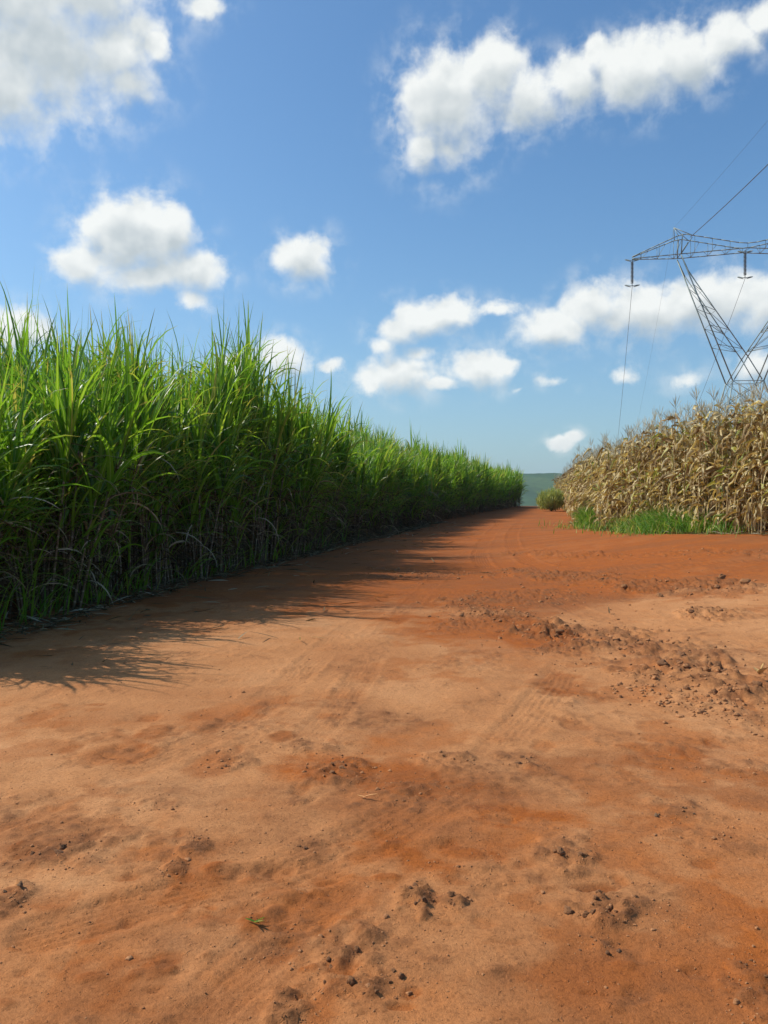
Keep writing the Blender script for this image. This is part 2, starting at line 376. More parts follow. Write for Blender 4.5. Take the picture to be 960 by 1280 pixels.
for pix, w, dep in TRACK:
    sl, gx, gy, d, al, off = dist_poly(smooth_pts(pix)); w = w * .62; nr = near[sl]
    fade = np.clip(.80 + 2.0 * fbm(gx, gy, .9, 4, 83), 0, 1); dep = dep * .62
    off = off + .02 * fbm(gx, gy, 5, 2, 85)
    b = (1 - sstep(.7, 1.15, d / w + .25 * fbm(gx, gy, 7, 2, 86))) * nr * fade
    rim = np.exp(-((d - w * 1.25) / (w * .25)) ** 2) * nr * fade
    rib = np.sin(off / w * 3.14159 * 6.5); lug = np.sin(al * 95 + np.abs(off) * 55)
    H[sl] += -b * dep * .55 + b * dep * .28 * rib + b * dep * .16 * lug * sstep(.35, .6, d / w) + rim * dep * .55
    dark[sl] += b * (.08 - .10 * rib); red[sl] += b * .12
# foot prints and little pits
prng = np.random.default_rng(3)
for k in range(120):
    px, v = prng.uniform(0, 960), prng.uniform(840, 1270); sl, b = blob(px, v, prng.uniform(8, 24), prng.uniform(4, 10), .6); s = prng.choice([-1, 1])
    H[sl] += b * s * .008; dark[sl] += b * prng.uniform(.05, .35); red[sl] += b * prng.uniform(0, .5)
# under the cane: litter-dark soil, under the corn too
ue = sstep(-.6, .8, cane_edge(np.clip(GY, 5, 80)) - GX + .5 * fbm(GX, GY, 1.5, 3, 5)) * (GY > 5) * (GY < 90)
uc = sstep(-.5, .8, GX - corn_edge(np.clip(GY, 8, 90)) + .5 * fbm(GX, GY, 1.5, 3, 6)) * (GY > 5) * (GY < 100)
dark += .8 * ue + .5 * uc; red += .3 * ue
Z = Zl + H * (near * .93 + .07 * (GY < 100))
def hz_at(x, y):
    """height of the finished ground sheet at points"""
    x = np.atleast_1d(np.asarray(x, float)); y = np.atleast_1d(np.asarray(y, float))
    i = np.clip(np.searchsorted(xs, x) - 1, 0, len(xs) - 2); j = np.clip(np.searchsorted(ys, y) - 1, 0, len(ys) - 2)
    tx = np.clip((x - xs[i]) / (xs[i + 1] - xs[i]), 0, 1); ty = np.clip((y - ys[j]) / (ys[j + 1] - ys[j]), 0, 1)
    return (Z[j, i] * (1 - tx) + Z[j, i + 1] * tx) * (1 - ty) + (Z[j + 1, i] * (1 - tx) + Z[j + 1, i + 1] * tx) * ty
nx, ny = len(xs), len(ys)
V = np.stack([GX, GY, Z], -1).reshape(-1, 3)
jj, ii = np.meshgrid(np.arange(ny - 1), np.arange(nx - 1), indexing='ij')
Q = np.stack([jj * nx + ii, jj * nx + ii + 1, (jj + 1) * nx + ii + 1, (jj + 1) * nx + ii], -1).reshape(-1, 4)
me = mesh_np('ground', V, Q, M_ground)
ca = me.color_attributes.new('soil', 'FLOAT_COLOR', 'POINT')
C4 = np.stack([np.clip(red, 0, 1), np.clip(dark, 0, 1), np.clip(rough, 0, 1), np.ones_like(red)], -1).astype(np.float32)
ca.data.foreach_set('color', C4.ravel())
ground = link_mesh('ground', me)
tag(ground, 'bare red dirt track with tyre marks between the crops', 'ground', kind='structure')

# ------------------------------------------------------------------ blades
def blades(P, az, L, th0, bend, W, twist, nseg, prof='cane', fold=.25, sweep=None, pw=1.6, crump=0.0, rg=None):
    n = len(L); P = np.asarray(P, float); t = np.linspace(0, 1, nseg + 1)
    th = th0[:, None] + bend[:, None] * t[None] ** pw
    a = az[:, None] + (0 if sweep is None else sweep[:, None] * t[None])
    if crump:
        th = th + rg.normal(0, crump, th.shape); a = a + rg.normal(0, crump * 1.6, th.shape)
    D = np.stack([np.sin(th) * np.cos(a), np.sin(th) * np.sin(a), np.cos(th)], -1)
    step = (L / nseg)[:, None, None] * (D[:, 1:] + D[:, :-1]) * .5
    C = np.concatenate([np.zeros((n, 1, 3)), np.cumsum(step, 1)], 1) + P[:, None]
    S = np.stack([-np.sin(a), np.cos(a), 0 * a], -1); Nn = np.cross(D, S)
    tw = twist[:, None] * t[None]
    if crump: tw = tw + np.cumsum(rg.normal(0, crump * 1.4, th.shape), 1)
    S2 = S * np.cos(tw)[..., None] + Nn * np.sin(tw)[..., None]; N2 = np.cross(D, S2)
    if prof == 'cane': w = np.minimum(1, .45 + 3.5 * t) * np.clip(1 - t, 0, 1) ** .75 + .02
    elif prof == 'corn': w = np.minimum(1, .5 + 3 * t) * np.clip(1 - t ** 2.2, 0, 1) ** .9 + .03
    else: w = np.clip(1 - t, 0, 1) ** .6 * np.minimum(1, .6 + 2 * t) + .03
    hw = (W[:, None] * w[None] * .5)[..., None]
    Vv = np.stack([C - S2 * hw + N2 * hw * fold, C - N2 * hw * fold * .3, C + S2 * hw + N2 * hw * fold], 2)  # n,seg+1,3,3
    k = (nseg + 1) * 3
    i = np.arange(nseg)[:, None]; j = np.arange(2)[None]
    q = np.stack([i * 3 + j, i * 3 + j + 1, (i + 1) * 3 + j + 1, (i + 1) * 3 + j], -1).reshape(-1, 4)
    Qq = (q[None] + (np.arange(n) * k)[:, None, None]).reshape(-1, 4)
    U = np.stack(np.broadcast_arrays(np.array([0, .5, 1.])[None], t[:, None]), -1).reshape(-1, 2)
    U = np.tile(U, (n, 1))
    return Vv.reshape(-1, 3), Qq, U

def add_blades(g, r, P, az, L, th0, bend, W, twist, nseg, m=0, lo=0, hi=1, **kw):
    V_, Q_, U_ = blades(P, az, L, th0, bend, W, twist, nseg, rg=r, **kw)
    g.add(V_, Q_, U_, np.repeat(r.uniform(lo, hi, len(L)), (nseg + 1) * 3), m)

def cane_proto(seed, lod=0, edge=False):
    """parts of one sugarcane stool: list of (part name, Geo, material)"""
    r = np.random.default_rng(seed)
    ns = 4 if lod == 0 else 4
    seg = [8, 6, 4][lod]
    parts = []; fol = Geo(); dry = Geo(); stalks = []
    for s in range(ns):
        a0 = r.uniform(0, 6.28); d0 = r.uniform(.03, .2); lean = r.uniform(.0, .16); h = r.uniform(1.55, 2.25)
        la = a0 + r.uniform(-.6, .6)
        tt = np.linspace(0, 1, 6 if lod == 0 else 4)
        P = np.stack([d0 * np.cos(a0) + lean * h * tt ** 1.5 * np.cos(la), d0 * np.sin(a0) + lean * h * tt ** 1.5 * np.sin(la), h * tt - .05], -1)
        g = Geo(); V_, Q_ = tube(P, np.interp(tt, [0, .8, 1], [.016, .014, .008]), 6 if lod == 0 else 3); g.add(V_, Q_); stalks.append(g)
        top = P[-1]
        def on(z):
            f = np.clip(z / h, 0, 1) ** 1.5
            return np.stack([d0 * np.cos(a0) + lean * h * f * np.cos(la), d0 * np.sin(a0) + lean * h * f * np.sin(la), z], -1)
        # crown of green blades
        n = [13, 12, 9][lod]
        z = h - np.sort(r.uniform(0, .75, n)) ** 1.0
        rank = np.linspace(0, 1, n)
        wd = [1, 1.05, 1.35][lod]
        add_blades(fol, r, on(z), r.uniform(0, 6.28, n), r.uniform(1.0, 1.55, n) * (1 - .15 * rank), .10 + .38 * rank * r.uniform(.6, 1.2, n),
                   r.uniform(.2, 1.5, n) ** 1.2 + rank * r.uniform(.3, 1.6, n), r.uniform(.052, .090, n) * wd, r.normal(0, .9, n), seg, 0, 0, .97, sweep=r.normal(0, .25, n), pw=2.2)
        n = 2  # the tall spindle
        add_blades(fol, r, np.repeat(top[None] - [0, 0, .1], n, 0), r.uniform(0, 6.28, n), r.uniform(1.25, 1.75, n), r.uniform(.02, .14, n), r.uniform(.0, .5, n) + (r.random(n) < .3) * 1.3,
                   r.uniform(.042, .068, n) * wd, r.normal(0, .8, n), seg, 0, .2, .9, pw=2.6)
        # older blades lower down
        n = [7, 6, 4][lod] + (4 if edge else 0)
        z = r.uniform(.25 if edge else .6, h * .75, n)
        add_blades(fol, r, on(z), r.uniform(0, 6.28, n), r.uniform(.7, 1.35, n), r.uniform(.25, .7, n), r.uniform(.6, 2.1, n), r.uniform(.026, .045, n) * wd,
                   r.normal(0, 1.1, n), seg, 0, 0, 1, sweep=r.normal(0, .4, n), pw=1.8)
        n = [12, 10, 6][lod]
        z = r.uniform(.15, h * .85, n)
        add_blades(dry, r, on(z), r.uniform(0, 6.28, n), r.uniform(.35, .95, n), r.uniform(.4, 1.2, n), r.uniform(1.2, 2.6, n), r.uniform(.02, .04, n) * wd,
                   r.normal(0, 1.8, n), max(3, seg - 2), 0, 0, 1, pw=.9, fold=.5)
    return [('stalk', g, M_stalk) for g in stalks] + [('foliage', fol, M_cane), ('dry_leaves', dry, M_canedry)]

def corn_proto(seed, lod=0):
    r = np.random.default_rng(seed); seg = [8, 5, 4][lod]
    h = r.uniform(2.15, 2.45); lean = r.uniform(0, .1); la = r.uniform(0, 6.28)
    tt = np.linspace(0, 1, 5)
    def on(z):
        f = np.clip(z / h, 0, 1) ** 2 * lean * h
        return np.stack([f * np.cos(la), f * np.sin(la), z + 0 * f], -1)
    st = Geo(); V_, Q_ = tube(on(tt * h - .03), [.014, .013, .011, .008, .004], 6 if lod == 0 else 4); st.add(V_, Q_)
    lf = Geo(); n = [19, 16, 12][lod]
    z = np.linspace(.25, h - .08, n) + r.uniform(-.06, .06, n); az = la + np.arange(n) * math.pi + r.normal(0, .5, n)
    add_blades(lf, r, on(z), az, r.uniform(.36, .68, n) * np.interp(z, [0, 1.2, h], [.8, 1, .8]), r.uniform(.15, .8, n), np.clip(r.normal(2.35, .35, n), 1.0, 2.95), r.uniform(.05, .095, n) * [1, 1.1, 1.3][lod],
               r.normal(0, 1.8, n), seg, 0, 0, 1, prof='corn', fold=.6, sweep=r.normal(0, .7, n), pw=.34, crump=.40)
    n = [8, 6, 4][lod]    # sheaths and broken scraps hugging the stem
    z = r.uniform(.4, h - .2, n)
    add_blades(lf, r, on(z), r.uniform(0, 6.28, n), r.uniform(.2, .45, n), r.uniform(.5, 1.6, n), r.uniform(.6, 2.2, n), r.uniform(.03, .06, n), r.normal(0, 2.5, n), max(3, seg - 3), 0, 0, .9, prof='corn', fold=.6, crump=.4)
    ta = Geo(); top = on(np.array([h - .03]))[0]; n = [10, 8, 5][lod]
    for k in range(n):
        a = r.uniform(0, 6.28); o = .0 if k == 0 else r.uniform(.25, .75); Lk = r.uniform(.2, .34) if k else .42
        s = np.linspace(0, 1, 4); zb = top[2] + (0 if k == 0 else r.uniform(.02, .14))
        pth = np.stack([top[0] + np.cos(a) * Lk * np.sin(o) * s ** .8, top[1] + np.sin(a) * Lk * np.sin(o) * s ** .8, zb + Lk * np.cos(o) * s - .05 * s * s], -1)
        V_, Q_ = tube(pth, [.003, .0045, .005, .002], 3); ta.add(V_, Q_)
    parts = [('stalk', st, M_cstalk), ('foliage', lf, M_corn), ('tassel', ta, M_tassel)]
    ear = Geo(); z = r.uniform(.95, 1.25); a = la + r.uniform(0, 6.28); o = r.uniform(.4, 2.6)
    s = np.linspace(0, 1, 7); b = on(np.array([z]))[0]; D = np.array([math.sin(o) * math.cos(a), math.sin(o) * math.sin(a), math.cos(o)])
    V_, Q_ = tube(b + (s * .27)[:, None] * D, np.array([.010, .026, .034, .034, .028, .016, .004]), 8); ear.add(V_, Q_, np.stack([np.tile(np.linspace(0, 1, 8), 7), np.repeat(s, 8)], -1), np.full(56, r.uniform(.5, .9)))
    n = 4; add_blades(ear, r, np.repeat((b + D * .02)[None], n, 0), r.uniform(0, 6.28, n), r.uniform(.2, .34, n), np.full(n, o) + r.normal(0, .35, n), r.uniform(0, .9, n), np.full(n, .05), r.normal(0, .8, n), 4, 0, .4, .95, prof='corn', fold=.5)
    parts.append(('ear', ear, M_corn))
    return parts

# ---- scatter: plants sorted by how large they show; the first 300 are things, the rest one mass
def in_frame(x, y, pad=.4): return (y > 3) & (np.abs(x) < .4335 * y + pad)

def make_things(spots, protos, kind, cat, labeler, group):
    """spots: list (x,y,z,rz,scale_xy,scale_z,tilt,tiltdir,proto)"""
    first = {}
    for k, (x, y, z, rz, sx, sz, t1, t2, p, *ex) in enumerate(spots):
        lab = labeler(x, y, ex[0])
        if p not in first:
            root = empty(kind)
            kids = [(nm, g.mesh(nm, m)) for nm, g, m in protos[p]]
            for nm, m_ in kids: link_mesh(nm, m_, root)
            first[p] = root
        else:
            src = first[p]; root = src.copy(); col.objects.link(root)
            for ch in protos_children[src.name]:
                c = ch.copy(); col.objects.link(c); c.parent = root
        if p in first and first[p] is root: protos_children[root.name] = list(root.children)
        root.location = (x, y, z); root.rotation_euler = (t1, t2, rz); root.scale = (sx, sx, sz)
        tag(root, lab, cat, group)
protos_children = {}

def mass(name, spots, protos, mats, label, cat):
    G = Geo(); cache = {}
    for (x, y, z, rz, sx, sz, t1, t2, p, *ex) in spots:
        if p not in cache:
            g = Geo()
            for nm, q, m in protos[p]:
                V_, Q_, U_, N_, M_ = q.cat(); g.add(V_, Q_, U_, N_, mats.index(m))
            cache[p] = g.cat()
        V_, Q_, U_, N_, M_ = cache[p]
        Mx = np.array((Matrix.Translation((x, y, z)) @ Euler((t1, t2, rz)).to_matrix().to_4x4() @ Matrix.Diagonal((sx, sx, sz, 1))))
        V2 = V_ @ Mx[:3, :3].T.astype(np.float32) + Mx[:3, 3].astype(np.float32)
        G.V.append(V2); G.Q.append(Q_ + G.n); G.U.append(U_); G.N.append((N_ * .999 + random.random() * .3) % 1.0 if False else N_); G.M.append(M_); G.n += len(V_)
    o = link_mesh(name, G.mesh(name, mats))
    tag(o, label, cat, kind='stuff'); return o

# ---------------- sugarcane
CP = {('a', i): cane_proto(100 + i, 0, i % 2 == 0) for i in range(8)}
CP.update({('b', i): cane_proto(200 + i, 1, i % 2 == 0) for i in range(6)})
CP.update({('c', i): cane_proto(300 + i, 2, i % 2 == 0) for i in range(6)})
r = np.random.default_rng(21)
cand = []
for k in range(13):
    y = 7.9 + .1 * k
    while y < 77:
        e = float(cane_edge(y)); dep = k * .72 + r.normal(0, .10)
        if k == 0: dep = abs(r.normal(0, .18)) + .1
        dep = dep + .55 * float(fbm(np.array([y]), np.array([0.0]), .7, 3, 17)[0]) * max(0, 1 - k / 4)
        x = e - dep; yy = y + r.normal(0, .12)
        if x > -.4335 * yy - 3.2 and not (yy > 76 and k > 6):
            cand.append((x, yy, k, dep))
        y += (.42 if y < 40 else .55) * (1 if k < 5 else 1.3)
def cane_h(x, y):
    h = np.interp(y, [7, 8.5, 10, 12, 15, 17, 21, 22.5, 24, 27, 33, 45, 60, 75], [.84, .93, .94, 1.00, 1.10, 1.21, 1.24, 1.16, 1.04, 1.0, .99, .97, .98, .95])
    return h * (1 + .40 * float(fbm(np.array([x]), np.array([y]), .55, 2, 8)[0]))
spots = []
for x, y, k, dep in cand:
    h = cane_h(x, y) * r.uniform(.92, 1.07) * (.97 if k == 0 else 1)
    if r.random() < .08: h *= r.uniform(1.06, 1.16)
    if 16.6 < y < 18.6 and k < 3: h *= 1.12
    vis = in_frame(x, y, .3); score = y * (1 + .22 * dep) + (0 if vis else 1e4)
    p = ('a' if y < 24 else 'b' if y < 40 else 'c', int(r.integers(8 if y < 24 else 6)))
    z = float(hz_at(x, y)[0]) - .02
    t1, t2 = r.normal(0, .045), r.normal(0, .045) + (.10 if k == 0 else 0)
    spots.append((score, (x, y, z, r.uniform(0, 6.28), r.uniform(.95, 1.12), h, t1, t2, p, k)))
spots.sort(key=lambda s: s[0])
def lod_for_mass(s):
    x, y, z, rz, sx, sz, t1, t2, p, k = s
    if p[0] == 'a' and (k > 3 or y < 8.5): p = ('b', p[1] % 6)
    return (x, y, z, rz, sx, sz, t1, t2, p, k)
cane_things = [s[1] for s in spots[:300]]; cane_rest = [lod_for_mass(s[1]) for s in spots[300:]]
def cane_label(x, y, k):
    row = 'in the front row' if k == 0 else 'just behind the front row' if k < 3 else 'deeper in the stand'
    if y < 11: w = 'where the field corner shades the sand'
    elif y < 16: w = 'above the long streaky shadows'
    elif y < 24: w = 'at the tallest stretch of the stand'
    else: w = 'along the shaded bend of the track'
    return 'green sugarcane plant %s %s' % (row, w)
make_things(cane_things, CP, 'sugarcane_plant', 'sugarcane', cane_label, 'sugarcane plants along the field edge')
mass('sugarcane_field', cane_rest, CP, [M_stalk, M_cane, M_canedry], 'dense sugarcane field stretching back along the dirt track', 'sugarcane field')

# ---------------- dry corn
KP = {('a', i): corn_proto(500 + i, 0) for i in range(8)}
KP.update({('b', i): corn_proto(600 + i, 1) for i in range(6)})
KP.update({('c', i): corn_proto(700 + i, 2) for i in range(6)})
r = np.random.default_rng(33); cand = []
for k in range(16):
    y = 13.0
    while y < 84:
        e = float(corn_edge(y)); dep = k * .62 + r.normal(0, .08) + (.1 if k == 0 else 0); x = e + dep; yy = y + r.normal(0, .07)
        if x < .4335 * yy + 1.5: cand.append((x, yy, k, dep))
        y += .19 if y < 34 else .26 if y < 50 else .4
spots = []
for x, y, k, dep in cand:
    h = r.uniform(.96, 1.12) * np.interp(y, [13, 20, 30, 40, 60, 84], [1.16, 1.15, 1.06, 1.0, 1.0, .95])
    vis = in_frame(x, y, .2); score = y * (1 + .10 * dep) + (0 if vis else 1e4)
    p = ('a' if y < 26 and k < 4 else 'b' if y < 40 and k < 6 else 'c', 0); p = (p[0], int(r.integers(8 if p[0] == 'a' else 6)))
    spots.append((score, (x, y, float(hz_at(x, y)[0]) - .01, r.uniform(0, 6.28), r.uniform(1.0, 1.2), h, r.normal(0, .04), r.normal(0, .04), p, k)))
spots.sort(key=lambda s: s[0])
corn_things = [s[1] for s in spots[:300]]; corn_rest = [s[1] for s in spots[300:]]
def corn_label(x, y, k):
    row = 'in the front row' if k == 0 else 'close behind the front row' if k < 4 else 'deep in the plot'
    w = 'on the pylon side' if x / y > .36 else 'behind the middle weeds' if x / y > .29 else 'towards the far corner'
    return 'dry corn plant %s %s' % (row, w)
make_things(corn_things, KP, 'corn_plant', 'corn', corn_label, 'dry corn plants beside the track')
mass('corn_field', corn_rest, KP, [M_cstalk, M_corn, M_tassel], 'mass of dry tan corn filling the plot behind', 'corn field')
print('cane', len(cane_rest), 'corn', len(corn_rest))

# ---------------- grass on the verge of the corn
r = np.random.default_rng(44); G = Geo()
P = []; Ls = []
while len(P) < 6200:
    y = r.uniform(14, 33); a = r.random()
    px = 480 + F * (corn_edge(y)) / y
    dens = np.interp(px, [706, 714, 745, 760, 790, 830, 880, 900, 960], [0, 1, 1, .35, .8, 1, .8, .25, .12])
    off = -r.gamma(1.6, .22) + .35
    cl = float(vnoise(np.array([y * .85]), np.array([off * 1.5]), 4)[0]) + .5
    if r.random() > dens * (.03 + 1.8 * cl ** 3): continue
    x = float(corn_edge(y)) + off
    P.append((x, y, float(hz_at(x, y)[0]) - .01)); Ls.append(r.uniform(.25, .6) * np.interp(off, [-1, 0, .4], [.4, 1, 1.15]) * (1.3 if px < 750 else 1.0) * (.5 + 1.1 * cl))
P = np.array(P); Ls = np.array(Ls); n = len(P)
add_blades(G, r, P, r.uniform(0, 6.28, n), Ls, r.uniform(.05, .7, n), r.uniform(.2, 1.6, n), r.uniform(.014, .034, n), r.normal(0, .9, n), 4, 0, 0, 1, prof='grass')
tag(link_mesh('grass', G.mesh('grass', [M_grass])), 'bright green weeds and grass along the foot of the corn', 'grass', kind='stuff')
# sparse dry litter below the cane and corn
G = Geo(); P = []
while len(P) < 9000:
    if r.random() < .75:
        y = r.uniform(7.2, 40) ; x = float(cane_edge(y)) + .55 + .5 * float(vnoise(np.array([y]), np.array([1.]), 9)[0]) - r.gamma(1.5, .45) + (r.random() < .06) * r.gamma(1.5, .8)
    else:
        y = r.uniform(15, 36); x = float(corn_edge(y)) - .4 + r.gamma(1.5, .4)
    P.append((x, y, float(hz_at(x, y)[0]) + .01))
P = np.array(P); n = len(P)
add_blades(G, r, P, r.uniform(0, 6.28, n), r.uniform(.1, .38, n), r.uniform(1.2, 1.55, n), r.uniform(0, .35, n), r.uniform(.012, .03, n), r.normal(0, 1.2, n), 3, 0, 0, .9, prof='grass')
tag(link_mesh('leaf_litter', G.mesh('leaf_litter', [M_canedry])), 'dry brown leaf litter fallen under the cane and corn', 'leaf litter', kind='stuff')
# loose green shoots leaning out at the foot of the cane
G = Geo(); P = []; 
for _ in range(230):
    y = 7.6 + r.gamma(2.0, 4.0); 
    if y > 34: continue
    x = float(cane_edge(y)) + r.uniform(-.25, .22); P.append((x, y, float(hz_at(x, y)[0]) - .02))
P = np.array(P); n = len(P)
add_blades(G, r, P, r.normal(-.2, 1.2, n), r.uniform(.4, 1.15, n), r.uniform(.1, .6, n), r.uniform(.6, 1.9, n), r.uniform(.018, .035, n), r.normal(0, .6, n), 6, 0, 0, .95)
tag(link_mesh('cane_shoots', G.mesh('cane_shoots', [M_cane])), 'young green cane shoots arching out at the foot of the stand', 'cane shoots', kind='stuff')

# ---------------- shrub at the far end of the corn
def shrub(px, v, yy, hgt, wid, label):
    r = np.random.default_rng(int(px)); x = (px - 480) / F * yy; z = float(hz_at(x, yy)[0]) - .03
    root = empty('shrub', (x, yy, z)); tag(root, label, 'shrub')
    g = Geo()
    for k in range(9):
        a = r.uniform(0, 6.28); s = np.linspace(0, 1, 5); rr = wid * .5 * r.uniform(.3, .8)
        V_, Q_ = tube(np.stack([np.cos(a) * rr * s, np.sin(a) * rr * s, hgt * .75 * s], -1), np.linspace(.03, .008, 5), 5); g.add(V_, Q_)
    link_mesh('stems', g.mesh('stems', [M_bark]), root)
    g = Geo(); n = 2600; d = r.normal(0, 1, (n, 3)); d /= np.linalg.norm(d, axis=1)[:, None]; rad = r.uniform(.35, 1, n) ** .5
    lump = 1 + .35 * fbm(d[:, 0] * 2, d[:, 1] * 2 + d[:, 2] * 2, 1.2, 3, 5)
    P = d * (rad * lump)[:, None] * np.array([wid * .5, wid * .5, hgt * .52]) + [0, 0, hgt * .5]; P = P[P[:, 2] > .03]; n = len(P)
    add_blades(g, r, P, r.uniform(0, 6.28, n), r.uniform(.18, .5, n), r.uniform(.0, .9, n), r.uniform(0, 1.2, n), r.uniform(.025, .05, n), r.normal(0, .6, n), 3, 0, 0, 1, prof='grass')
    link_mesh('foliage', g.mesh('foliage', [M_shrub]), root)
shrub(689, 632, 60, 1.4, 1.9, 'pale green bushy shrub at the far end of the corn beside the track')

# ------------------------------------------------------------------ pylon and its wires
D = 75.0
cx = (930 - 480) / F * D; tower_z = float(hz_at(cx, D)[0])
def zr(v): return CAM_Z + (HZ - v) / F * D
pyl = empty('pylon', (cx, D, tower_z), R(-6)); tag(pyl, 'tall steel lattice pylon with a V shaped head standing behind the corn', 'pylon')
def Zp(v): return zr(v) - tower_z
zt, zpk, zd, zw, zh = Zp(319), Zp(294), Zp(308), Zp(478), Zp(283)
W2 = 9.3; A2 = 5.4; hw = 1.25; dy = .75
def bars(name, segs, w, parent):
    g = Geo()
    for a, b, *q in segs: V_, Q_ = bar(a, b, (q[0] if q else w) * .54); g.add(V_, Q_)
    return link_mesh(name, g.mesh(name, [M_steel], smooth=False), parent)
def P3(x, y, z): return np.array([x, y, z], float)
def lerp(a, b, t): return a + (b - a) * t
# body below the waist: four spreading legs with bracing
foot = 3.4; legs = []
for sx in (-1, 1):
    for sy in (-1, 1):
        bars('leg', [(P3(sx * foot, sy * foot, -.3), P3(sx * hw, sy * dy * 1.4, zw))], .15, pyl)
seg = []
lv = np.linspace(0, 1, 6)
for i in range(5):
    for (s1, s2) in (((-1, -1), (1, -1)), ((1, -1), (1, 1)), ((1, 1), (-1, 1)), ((-1, 1), (-1, -1))):
        def pt(s, t): return lerp(P3(s[0] * foot, s[1] * foot, -.3), P3(s[0] * hw, s[1] * dy * 1.4, zw), t)
        seg += [(pt(s1, lv[i]), pt(s2, lv[i + 1])), (pt(s2, lv[i]), pt(s1, lv[i + 1])), (pt(s1, lv[i + 1]), pt(s2, lv[i + 1]))]
bars('leg_bracing', seg, .075, pyl)
# V arms with crossing inner chords
for s in (-1, 1):
    seg = []; OUT = []; INN = []
    for sy in (-1, 1):
        o0, o1 = P3(s * hw, sy * dy * 1.4, zw), P3(s * A2, sy * dy, zt - .1)
        i0, im, i1 = P3(-s * hw * .9, sy * dy * 1.35, zw + .1), P3(-s * .05, sy * dy * 1.2, Zp(449)), P3(s * (A2 - .65), sy * dy, Zp(342))
        seg += [(o0, o1, .15), (i0, im, .12), (im, i1, .12), (i1, o1, .12)]
        OUT.append((o0, o1)); INN.append((im, i1))
    for t in (.10, .32, .55, .78):
        a = [lerp(*OUT[k], .22 + .70 * t) for k in (0, 1)]; b = [lerp(*INN[k], t) for k in (0, 1)]
        t2 = min(t + .22, .99); c = [lerp(*OUT[k], .22 + .70 * t2) for k in (0, 1)]
        for k in (0, 1): seg += [(a[k], b[k], .065), (b[k], c[k], .055)]
        seg += [(a[0], a[1], .05), (b[0], b[1], .05), (a[0], b[1], .045)]
    bars('tower_arm', seg, .07, pyl)
# cross beam
seg = []
def top_z(x): return float(np.interp(abs(x), [0, .4, A2 - .1, W2], [zd, zd, zpk, zt + .05]))
def bot_z(x): return float(np.interp(abs(x), [0, A2, W2], [zt + .35, zt, zt - .12]))
xsn = np.linspace(-W2, W2, 27)
for sy in (-1, 1):
    for a, b in zip(xsn[:-1], xsn[1:]):
        wa = dy * float(np.interp(abs(a), [0, A2, W2], [1, 1, .15])) * sy; wb = dy * float(np.interp(abs(b), [0, A2, W2], [1, 1, .15])) * sy
        seg += [(P3(a, wa, top_z(a)), P3(b, wb, top_z(b)), .11), (P3(a, wa, bot_z(a)), P3(b, wb, bot_z(b)), .11)]
for i, a in enumerate(xsn[1:-1]):
    wa = dy * float(np.interp(abs(a), [0, A2, W2], [1, 1, .15])); b = xsn[i + 2] if i % 2 else xsn[i]
    wb = dy * float(np.interp(abs(b), [0, A2, W2], [1, 1, .15]))
    if i % 2 == 0:
        for sy in (-1, 1): seg += [(P3(a, wa * sy, top_z(a)), P3(a, wa * sy, bot_z(a)), .05)]
        seg += [(P3(a, -wa, bot_z(a)), P3(a, wa, bot_z(a)), .05)]
    else:
        seg += [(P3(a, -wa, bot_z(a)), P3(b, wb, bot_z(b)), .045), (P3(a, wa, top_z(a)), P3(xsn[i], wa, bot_z(xsn[i])), .045)]
bars('cross_beam', seg, .1, pyl)
for s in (-1, 1):
    pk = P3(s * (A2 + .45), 0, zh); seg = []
    for sy in (-1, 1):
        for xx, zz in ((A2 - .9, zpk - .15), (A2 + .25, zpk - .1)): seg.append((P3(s * xx, sy * dy, top_z(xx)), pk, .09))
        seg.append((P3(s * (A2 - .1), sy * dy, zpk), P3(s * A2, sy * dy, zt), .12))
        seg.append((P3(s * (A2 - .9), sy * dy, zpk - .3), P3(s * A2, sy * dy, zt), .08))
    bars('horn', seg, .09, pyl)
def insulator(x, ztop, L):
    root = link_mesh('insulator_string', None, pyl) if False else None
    g = Geo(); y0 = 0.0
    n = 17; prof = []
    V_, Q_ = tube([(x, 0, ztop), (x, 0, ztop - L)], .03, 6, close=True); g.add(V_, Q_)
    for k in range(n):
        z = ztop - .28 - k * (L - .5) / n
        V_, Q_ = tube([(x, 0, z + .05), (x, 0, z + .045), (x, 0, z), (x, 0, z - .03)], [.04, .07, .15, .04], 10, close=True); g.add(V_, Q_)
    o = link_mesh('insulator_string', g.mesh('insulator_string', [M_glass]), pyl)
    for zz in (ztop - .12, ztop - L + .1):
        q = Geo()
        for s in (-1, 1):
            pth = [(x + s * .12, 0, zz - .1), (x + s * .5, 0, zz), (x + s * .62, 0, zz + .06), (x + s * .5, .12, zz + .1), (x + s * .1, .05, zz)]
            V_, Q_ = tube(pth, .03, 5, close=True); q.add(V_, Q_)
        V_, Q_ = tube([(x - .5, 0, zz), (x + .5, 0, zz)], .03, 5, close=True); q.add(V_, Q_)
        link_mesh('arcing_horn', q.mesh('arcing_horn', [M_steel]), o)
LI = 2.4
insulator(-W2, zt - .1, LI); insulator(0, zt + .35, LI); insulator(W2, zt - .1, LI)
Mp = Matrix.Translation((cx, D, tower_z)) @ Matrix.Rotation(R(-6), 4, 'Z')
def wire(a_local, az_deg, length, drop, sag, rad, label, group='power lines strung from the pylon'):
    a = np.array(Mp @ Vector(a_local)); az = R(az_deg)
    b = a + np.array([math.sin(az) * length, math.cos(az) * length, drop]); t = np.linspace(0, 1, 48)
    P = a[None] + (b - a)[None] * t[:, None]; P[:, 2] -= sag * 4 * t * (1 - t)
    g = Geo(); V_, Q_ = tube(P, rad, 6, close=True); g.add(V_, Q_)
    o = link_mesh('power_line', g.mesh('power_line', [M_wire])); tag(o, label, 'power line', group)
